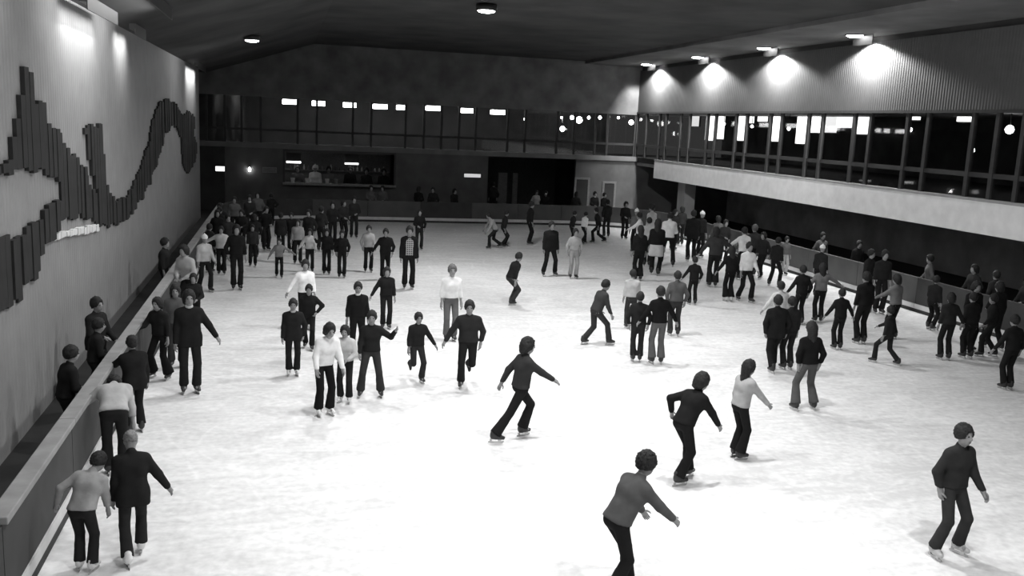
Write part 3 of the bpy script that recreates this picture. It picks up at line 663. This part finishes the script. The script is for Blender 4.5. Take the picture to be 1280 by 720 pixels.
# ---- foreground, along the mural-side boards
P('man in pale sweater bending forward, nearest skater beside the left boards', (128, 566), (108, 714), face=14, st='S', lean=26, side=8, L=((40, -10), (10, 30)), Rr='FL', top=.25, bot=.03, hy=25, hp=25, sk=.7, hair='short', bulk=1.08)
P('man in dark jacket with thinning grey hair and white skates, lower left', (163, 538), (168, 700), face=-12, st='W2', lean=8, L='D', Rr='O', top=.025, bot=.035, hair='bald', hg=.2, sk=.75, kind='jacket', hp=20)
P('person in pale sweater hunched over the left rail, head bowed out of sight', (108, 487), (121, 594), scale=.97, face=-8, st='S', lean=62, L=((62, 40), (58, 50)), Rr=((12, 50), (4, 55)), top=.32, bot=.025, hp=55, kind='sweater', bulk=1.08)
P('large dark-jacketed person standing at the rail behind the hunched pale sweater', (148, 420), (152, 541), face=-30, st='S', lean=6, L=((12, 62), (2, 80)), Rr='D', top=.02, bot=.02, kind='jacket', bulk=1.12)
P('spectator in dark coat standing behind the left rail against the mural wall', (121, 372), None, h=1.68, face=120, st='S', L='C', Rr='DF', top=.03, bot=.03, shoe=True, kind='jacket')
P('dark spectator leaning behind the left rail, lower than his standing neighbour', (133, 398), None, h=1.55, face=70, st='S', lean=8, L='C', Rr='C', top=.025, bot=.02, shoe=True)
P('stooping dark spectator behind the rail beside the hunched pale sweater', (106, 432), None, h=1.6, face=60, st='S', lean=10, L='C', Rr='C', top=.022, bot=.02, shoe=True)
P('dark-clad skater with belt facing camera, one arm held out, near left boards', (233, 363), (238, 491), face=168, st='S', lean=2, L='D', Rr='O', top=.022, bot=.025, kind='jacket', hair='mid', sk=.04, collar=.5)
P('skater in wide dark flared trousers leaning on the left rail', (188, 372), (197, 473), face=-150, st='A', lean=6, L=((24, 30), (20, 80)), Rr='D', top=.025, bot=.02, flare=.05, hair='mid')
P('skater in dull grey top between rail leaner and dark belted skater', (215, 356), (221, 459), face=175, st='S', L='D', Rr='C', top=.08, bot=.06, hair='long')
P('dark skater with crossed arms close to the left rail below the pale cap', (237, 342), (243, 420), face=180, st='S', L='C', Rr='C', top=.025, bot=.02, flare=.02, hair='mid')
P('skater in pale top leaning by the left rail', (222, 306), (221, 400), face=-150, st='S', lean=14, L='C', Rr='C', top=.3, bot=.03, hair='mid')
P('skater in white cap and light shirt by the left boards', (247, 293), (256, 364), face=150, st='W', L='D', Rr='DF', top=.4, bot=.025, hair='hat', hg=.75)
P('dark spectator head and shoulders behind the left rail beyond the pale top', (222, 298), None, h=1.7, face=100, top=.03, bot=.03, shoe=True)
P('small child in grey holding the left rail', (215, 362), (205, 436), face=180, st='S', L='U', Rr='D', top=.06, bot=.04, hair='mid')
# ---- far-left crowd
P('skater in pale blouse with one arm stretched left, black trousers', (278, 283), (277, 343), face=178, st='N', L='OO', Rr='H', top=.4, bot=.02, flare=.03, bulk=1.1)
P('tall dark skater standing right of the pale blouse', (296, 281), (296, 362), face=170, st='N', L='P', Rr='D', top=.02, bot=.02, hair='mid')
P('dark-clad skater standing left of the boy with outstretched arms', (313, 281), (316, 333), face=180, st='S', L='D', Rr='D', top=.045, bot=.02)
P('boy in grey shirt skating with both arms out', (349, 298), (349, 347), face=178, st='W', L='O', Rr='OO', top=.16, bot=.02)
P('slim skater in grey top with dark trousers at far left', (327, 262), (331, 306), face=180, st='W2', L='D', Rr='D', top=.1, bot=.02)
P('dark skater with bent elbow at far left', (340, 242), (339, 283), face=0, st='N', L='D', Rr='H', top=.03, bot=.02)
P('dark skater in long coat left of a light-topped girl', (352, 266), (351, 318), face=0, st='N', L='D', Rr='D', top=.03, bot=.02, kind='jacket')
P('dark skater partly behind the light-topped girl', (365, 266), (364, 316), face=180, st='N', L='D', Rr='D', top=.025, bot=.02)
P('girl in light grey top facing camera at far left', (372, 274), (372, 330), face=180, st='S', L='D', Rr='D', top=.25, bot=.025, hair='long')
P('skater in light shirt reaching a long arm down left', (391, 286), (387, 340), face=180, st='S', L='O', Rr='DF', top=.45, bot=.025, hair='mid')
P('dark skater in flared trousers beside the light shirt reacher', (410, 286), (408, 343), face=180, st='N', L='U', Rr='D', top=.02, bot=.02, flare=.02)
P('boy in dark sweater skating alone towards camera', (427, 288), (427, 347), face=180, st='N', L='P', Rr='P', top=.02, bot=.02)
P('skater in light jacket left of a dark companion', (464, 282), (460, 340), face=175, st='S', L='P', Rr='DF', top=.3, bot=.02, kind='sweater')
P('dark-clad companion right of the light jacket skater', (482, 286), (481, 350), face=185, st='N', L='O', Rr='P', top=.02, bot=.02, flare=.02, bulk=1.1)
P('man in plaid shirt under an open dark jacket', (510, 283), (510, 361), face=180, st='S', L='D', Rr='D', top=.2, bot=.02, mat=plaid(), open_jacket=.02, bulk=1.0, flare=.02)
P('dark-haired skater in black with an arm stretched down left', (480, 334), (482, 411), face=178, st='N', L='O', Rr='D', top=.02, bot=.02, hair='mid')
P('skater in bright white sweater partly hidden behind a dark skater', (380, 325), (381, 412), face=175, st='N', L='O', Rr='D', top=.75, bot=.02, sk=.6)
P('dark sweatered skater with elbow out, in front of the white sweater', (388, 356), (386, 436), face=185, st='W', L='D', Rr='H', top=.022, bot=.02)
P('boy in dark suit and white skates', (366, 374), (366, 469), face=178, st='N', L='D', Rr='P', top=.025, bot=.022, sk=.8, kind='jacket', collar=.35)
P('skater in white shirt and black flares leaning right, head of a group', (411, 405), (405, 519), face=160, st='S', lean=14, side=-4, L='DF', Rr='FL', top=.62, bot=.015, sk=.8, hair='mid', flare=.02, hp=10)
P('skater in pale blouse with arms crossed at the waist', (438, 407), (431, 503), face=195, st='S', lean=10, L='C', Rr='C', top=.4, bot=.025, sk=.7, hair='mid', mat=None, flare=.015)
P('dark-topped skater in grey flares at right of the white shirt group', (470, 389), (463, 496), face=185, st='A', L='DF', Rr='U', top=.025, bot=.05, flare=.02, hair='short')
P('man in black sweater with white collar standing behind the group', (442, 353), (446, 446), face=180, st='S', L='D', Rr='D', top=.018, bot=.02, collar=.7, bulk=1.08)
P('child in dark sweater holding a man by the hand', (529, 391), (525, 478), face=170, st='L1', L='D', Rr='O', top=.025, bot=.04, lean=6)
P('man in dark zip jacket leading a child by the hand', (584, 376), (577, 484), face=190, st='L2', L='O', Rr='P', top=.035, bot=.022, bulk=1.1, lean=6)
P('man in white shirt and grey trousers standing behind the man with child', (570, 331), (562, 426), face=180, st='N', L='D', Rr='D', top=.6, bot=.09, kind='shirt', hg=.12)
P('striding skater in dark top with an arm flung right, centre of ice', (653, 422), (635, 550), face=80, st='T', py=.2, lean=8, L=((20, -30), (10, -15)), Rr=((8, 62), (2, 66)), top=.05, bot=.02, flare=.025, hair='mid')
P('boy in dark sweater crouching as he skates right, centre of ice', (653, 316), (639, 381), face=75, st='K', lean=24, L='FL', Rr='D', top=.025, bot=.05, drop=.05)
P('dark-jacketed skater with legs apart seen near the far boards', (683, 277), (686, 345), face=175, st='A', L='D', Rr='D', top=.022, bot=.02, kind='jacket', bulk=1.1)
P('skater in pale shirt and light trousers near the far boards', (714, 286), (716, 348), face=180, st='S', L='P', Rr='P', top=.3, bot=.25, kind='shirt')
P('skater in light top lunging left by the far boards', (604, 266), (614, 311), face=-95, st='G', lean=32, L='OF', Rr='F', top=.25, bot=.03)
P('dark skater just behind the lunging light top', (628, 263), (629, 309), face=100, st='K', lean=10, L='D', Rr='D', top=.03, bot=.025)
P('dark skater standing still before the far boards', (661, 252), (661, 306), face=90, st='N', L='D', Rr='D', top=.025, bot=.02)
P('skater in bright white shirt before the far boards', (728, 265), (729, 305), face=70, st='W', L='D', Rr='P', top=.75, bot=.025, lean=8)
P('dark skater kicking a leg back before the far boards', (742, 260), (744, 304), face=-80, st='G', lean=14, L='D', Rr='D', top=.025, bot=.02)
P('dark skater gliding between white shirt and pale shirt skaters', (712, 264), (714, 306), face=90, st='S', lean=12, L='D', Rr='D', top=.03, bot=.025)
# ---- right centre
P('boy in grey jersey leaning right with hand forward', (757, 350), (745, 431), face=78, st='T2', lean=22, L='FL', Rr='FL', top=.06, bot=.05)
P('skater in light sweater seen from behind, left of a foursome', (789, 337), (787, 411), face=10, st='S', L='D', Rr='D', top=.35, bot=.05)
P('dark skater in loose trousers arm in arm with grey-trousered partner', (804, 365), (795, 452), face=15, st='N', L='P', Rr='P', top=.025, bot=.03, bulk=1.08, flare=.015)
P('skater in black top and grey flared trousers seen from behind', (824, 358), (820, 455), face=4, st='S', L='O', Rr='O', top=.015, bot=.085, flare=.025)
P('man in grey sweater standing right of the grey-flared skater', (844, 339), (842, 420), face=8, st='S', L='P', Rr='P', top=.07, bot=.045, bulk=1.1)
P('child in dark suit seen from behind with hand out', (867, 321), (865, 381), face=5, st='S', L='O', Rr='P', top=.02, bot=.02)
P('tall dark skater with back turned behind the light sweater', (797, 282), (797, 351), face=0, st='N', L='D', Rr='D', top=.02, bot=.018, hair='long', flare=.03)
P('heavy man in light grey shirt seen from behind', (804, 272), (808, 333), face=20, st='N', L='D', Rr='D', top=.35, bot=.02, bulk=1.15, lean=10)
P('skater in white top pointing left beside the heavy man', (799, 266), (797, 322), face=-60, st='N', L='F', Rr='D', top=.7, bot=.02)
P('skater in white bobble cap at the far right corner', (793, 261), (793, 316), face=0, st='N', L='D', Rr='D', top=.12, bot=.02, hair='hat', hg=.8)
P('skater with pale jacket tied round the hips, dark top', (821, 259), (818, 344), face=30, st='K', L='D', Rr='D', top=.018, bot=.02, hair='long', skirt=.4)
P('skater in white shirt with dark trousers beside the far right corner', (830, 254), (833, 333), face=25, st='A', L='D', Rr='C', top=.6, bot=.02, hp=30)
P('pale-faced skater with light sleeve left of the white shirt', (815, 255), (812, 318), face=-30, st='N', L='D', Rr='D', top=.4, bot=.02)
P('dark skater in long coat beside the white woolly hat', (861, 263), (863, 327), face=10, st='S', L='D', Rr='D', top=.02, bot=.02, kind='jacket', bulk=1.1)
P('skater with bright white woolly hat in the dark right crowd', (872, 264), (873, 322), face=60, st='N', L='D', Rr='D', top=.03, bot=.02, hair='hat', hg=.85)
P('skater in grey-brown coat with flared trousers reaching an arm right', (886, 284), (890, 359), face=15, st='N', L='O', Rr='OO', top=.06, bot=.025, flare=.035, hair='mid')
P('skater in white shirt reaching left above the right crowd', (922, 284), (926, 350), face=0, st='N', L=((50, 20), (20, 40)), Rr='D', top=.6, bot=.02)
P('skater with dark sleeves raised beside the reaching white shirt', (941, 281), (939, 345), face=0, st='N', L='OO', Rr='H', top=.05, bot=.02, hg=.12)
P('girl in white blouse with dark trousers, right crowd', (941, 303), (930, 377), face=175, st='W', L='D', Rr='DF', top=.6, bot=.02, lean=4)
P('tall dark skater in wide flared trousers, left in right crowd', (911, 308), (910, 377), face=0, st='N', L='O', Rr='D', top=.018, bot=.016, flare=.05, hair='long', sk=.7)
P('dark skater gliding right before the right boards', (963, 297), (967, 358), face=60, st='A', L='D', Rr='D', top=.025, bot=.02)
P('skater in grey top and pale trousers by the right boards', (979, 296), (979, 344), face=180, st='N', L='D', Rr='D', top=.12, bot=.35, shoe=False)
P('dark sweatered boy walking away, centre right', (995, 332), (998, 406), face=0, st='N', L='O', Rr='P', top=.022, bot=.02)
P('skater with white knit hat by the right boards', (1022, 306), (1021, 372), face=60, st='N', L='D', Rr='D', top=.03, bot=.02, hair='hat', hg=.9)
P('girl in grey top with long dark hair and outstretched right arm', (1026, 329), (1022, 403), face=10, st='N', L='O', Rr='OO', top=.13, bot=.022, hair='long')
P('skater with white shoulders and arm held left, behind a dark pair', (963, 352), (970, 432), face=10, st='S', L='O', Rr='D', top=.45, bot=.03)
P('dark skater with bulky jacket, left of a close pair', (965, 369), (965, 464), face=5, st='W2', L='P', Rr='P', top=.02, bot=.02, bulk=1.12, kind='jacket')
P('dark skater linked to the bulky jacket, right of the pair', (978, 371), (983, 462), face=0, st='N', L='D', Rr='D', top=.03, bot=.025)
P('long-haired skater in black top and grey flares standing alone', (1005, 402), (1005, 513), face=0, st='A', L='P', Rr='P', top=.015, bot=.07, hair='long', flare=.03, lean=3)
P('child in dark clothes with both arms held out low', (1047, 361), (1046, 437), face=5, st='N', L='O', Rr='O', top=.022, bot=.02)
P('tall dark skater standing between child and grey-topped skater', (1076, 340), (1075, 430), face=0, st='N', L='D', Rr='D', top=.022, bot=.022)
P('dark skater in the line by the right boards', (1077, 312), (1080, 385), face=150, st='N', L='D', Rr='D', top=.025, bot=.02)
P('pale-faced dark skater second in the line by the right boards', (1095, 313), (1097, 392), face=190, st='N', L='D', Rr='D', top=.025, bot=.02)
P('skater in grey top reaching left with dark flares', (1117, 343), (1114, 424), face=-20, st='S', L='F', Rr='D', top=.13, bot=.02, hair='mid', flare=.02)
P('small dark child skating fast below the grey-topped skater', (1098, 383), (1107, 455), face=-30, st='T', L='D', Rr='F', top=.03, bot=.03)
P('dark skater leaning by the right boards at frame edge', (1168, 345), (1162, 412), face=70, st='K', L='DF', Rr='D', top=.025, bot=.02)
P('dark-clad skater walking in front of the right boards', (1187, 366), (1180, 450), face=10, st='S', L='D', Rr='O', top=.035, bot=.025, hair='mid')
P('dark skater behind right of the walking dark-clad skater', (1209, 366), (1208, 448), face=0, st='S', L='D', Rr='D', top=.025, bot=.022)
P('dark skater in the shade leaning left near the right frame edge', (1240, 368), (1234, 446), face=-60, st='W', L='DF', Rr='D', top=.025, bot=.025)
P('dark skater nearest the right frame edge', (1262, 394), (1258, 487), face=0, st='N', L='O', Rr='P', top=.025, bot=.022)
# ---- foreground right
P('dark skater bending right with arm trailing down, right foreground', (877, 466), (853, 602), face=70, st='W', lean=30, L=((30, -40), (10, 50)), Rr=((10, 66), (2, 66)), top=.02, bot=.018, hair='mid', flare=.02)
P('girl in pale top with long hair skating right, behind the bending dark skater', (929, 450), (921, 573), face=80, st='N', lean=10, L='D', Rr=((10, 50), (2, 56)), top=.3, bot=.02, hair='long', flare=.03)
P('skater in grey top leaning right with both arms forward, bottom edge', (806, 565), (772, 748), face=75, st='W', lean=32, L=((10, 60), (4, 70)), Rr=((10, 74), (4, 80)), top=.07, bot=.02, hair='short')
P('dark-clad skater alone at lower right corner', (1181, 531), (1181, 694), face=172, st='A', L='P', Rr='DF', top=.04, bot=.05, sk=.5, hair='short')
# ---- crowd along the far and right boards, mostly in the dark
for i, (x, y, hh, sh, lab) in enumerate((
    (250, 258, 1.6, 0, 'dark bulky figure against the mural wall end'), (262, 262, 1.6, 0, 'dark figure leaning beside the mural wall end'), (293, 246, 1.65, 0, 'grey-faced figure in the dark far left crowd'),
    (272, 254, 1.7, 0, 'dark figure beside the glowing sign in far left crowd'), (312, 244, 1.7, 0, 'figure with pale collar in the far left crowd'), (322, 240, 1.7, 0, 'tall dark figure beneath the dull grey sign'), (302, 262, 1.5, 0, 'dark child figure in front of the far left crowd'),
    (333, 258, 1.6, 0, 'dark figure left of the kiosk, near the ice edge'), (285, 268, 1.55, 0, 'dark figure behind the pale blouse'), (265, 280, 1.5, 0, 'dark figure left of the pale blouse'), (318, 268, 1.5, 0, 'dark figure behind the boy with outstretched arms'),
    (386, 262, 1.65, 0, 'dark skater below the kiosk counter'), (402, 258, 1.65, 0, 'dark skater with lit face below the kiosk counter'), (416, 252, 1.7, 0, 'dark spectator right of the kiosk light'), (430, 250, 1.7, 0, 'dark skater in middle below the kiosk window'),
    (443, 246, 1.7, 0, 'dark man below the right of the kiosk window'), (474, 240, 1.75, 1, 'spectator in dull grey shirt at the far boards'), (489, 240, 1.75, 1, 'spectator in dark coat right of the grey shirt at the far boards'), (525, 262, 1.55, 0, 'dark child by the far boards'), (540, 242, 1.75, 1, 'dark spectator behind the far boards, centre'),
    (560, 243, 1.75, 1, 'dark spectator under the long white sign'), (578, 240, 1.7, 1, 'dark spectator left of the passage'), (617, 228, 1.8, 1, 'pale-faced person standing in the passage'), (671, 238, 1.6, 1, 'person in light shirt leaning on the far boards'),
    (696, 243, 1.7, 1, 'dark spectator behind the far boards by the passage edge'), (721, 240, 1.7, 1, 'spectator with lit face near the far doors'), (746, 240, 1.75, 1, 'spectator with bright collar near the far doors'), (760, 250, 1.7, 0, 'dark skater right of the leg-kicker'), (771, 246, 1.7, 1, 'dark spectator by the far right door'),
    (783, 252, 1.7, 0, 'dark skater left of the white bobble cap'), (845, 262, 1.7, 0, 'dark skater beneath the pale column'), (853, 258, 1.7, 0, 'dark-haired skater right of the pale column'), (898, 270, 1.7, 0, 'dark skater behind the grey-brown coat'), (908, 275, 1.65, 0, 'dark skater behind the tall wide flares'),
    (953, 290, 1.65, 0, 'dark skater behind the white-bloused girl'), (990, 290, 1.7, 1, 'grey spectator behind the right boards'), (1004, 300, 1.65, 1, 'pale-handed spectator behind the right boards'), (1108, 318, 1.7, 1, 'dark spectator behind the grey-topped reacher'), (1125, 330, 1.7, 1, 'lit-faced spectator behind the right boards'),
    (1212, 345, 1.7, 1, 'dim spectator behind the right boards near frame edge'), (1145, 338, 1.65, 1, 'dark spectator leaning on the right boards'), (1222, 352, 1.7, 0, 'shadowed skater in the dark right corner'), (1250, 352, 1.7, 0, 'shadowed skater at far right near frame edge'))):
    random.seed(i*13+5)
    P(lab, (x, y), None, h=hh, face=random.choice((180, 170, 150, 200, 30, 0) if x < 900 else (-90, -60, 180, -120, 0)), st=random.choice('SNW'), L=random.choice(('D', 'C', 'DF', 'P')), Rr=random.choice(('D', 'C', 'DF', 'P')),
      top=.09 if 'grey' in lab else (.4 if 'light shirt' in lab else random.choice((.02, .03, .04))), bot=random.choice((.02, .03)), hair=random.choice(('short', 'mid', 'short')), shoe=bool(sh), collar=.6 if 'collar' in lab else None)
# ---- staff inside the kiosk, seen above its counter
for x, y, g_, lab in ((372, 207, .1, 'kiosk attendant below the left tube light'), (394, 206, .6, 'kiosk attendant with pale cap and white jacket'), (411, 208, .12, 'kiosk attendant in the middle of the window'), (438, 208, .03, 'dark kiosk attendant below the second tube'), (458, 210, .04, 'dark kiosk attendant right of the second tube'), (480, 211, .03, 'dark kiosk attendant at the right end of the window')):
    q = atY(x, y, WF+1.0); P(lab, (x, y), None, h=q[2], face=180, st='N', L='DF', Rr='DF', top=g_, bot=.05, shoe=True, hair='hat' if 'cap' in lab else 'short', hg=.6 if 'cap' in lab else .03)
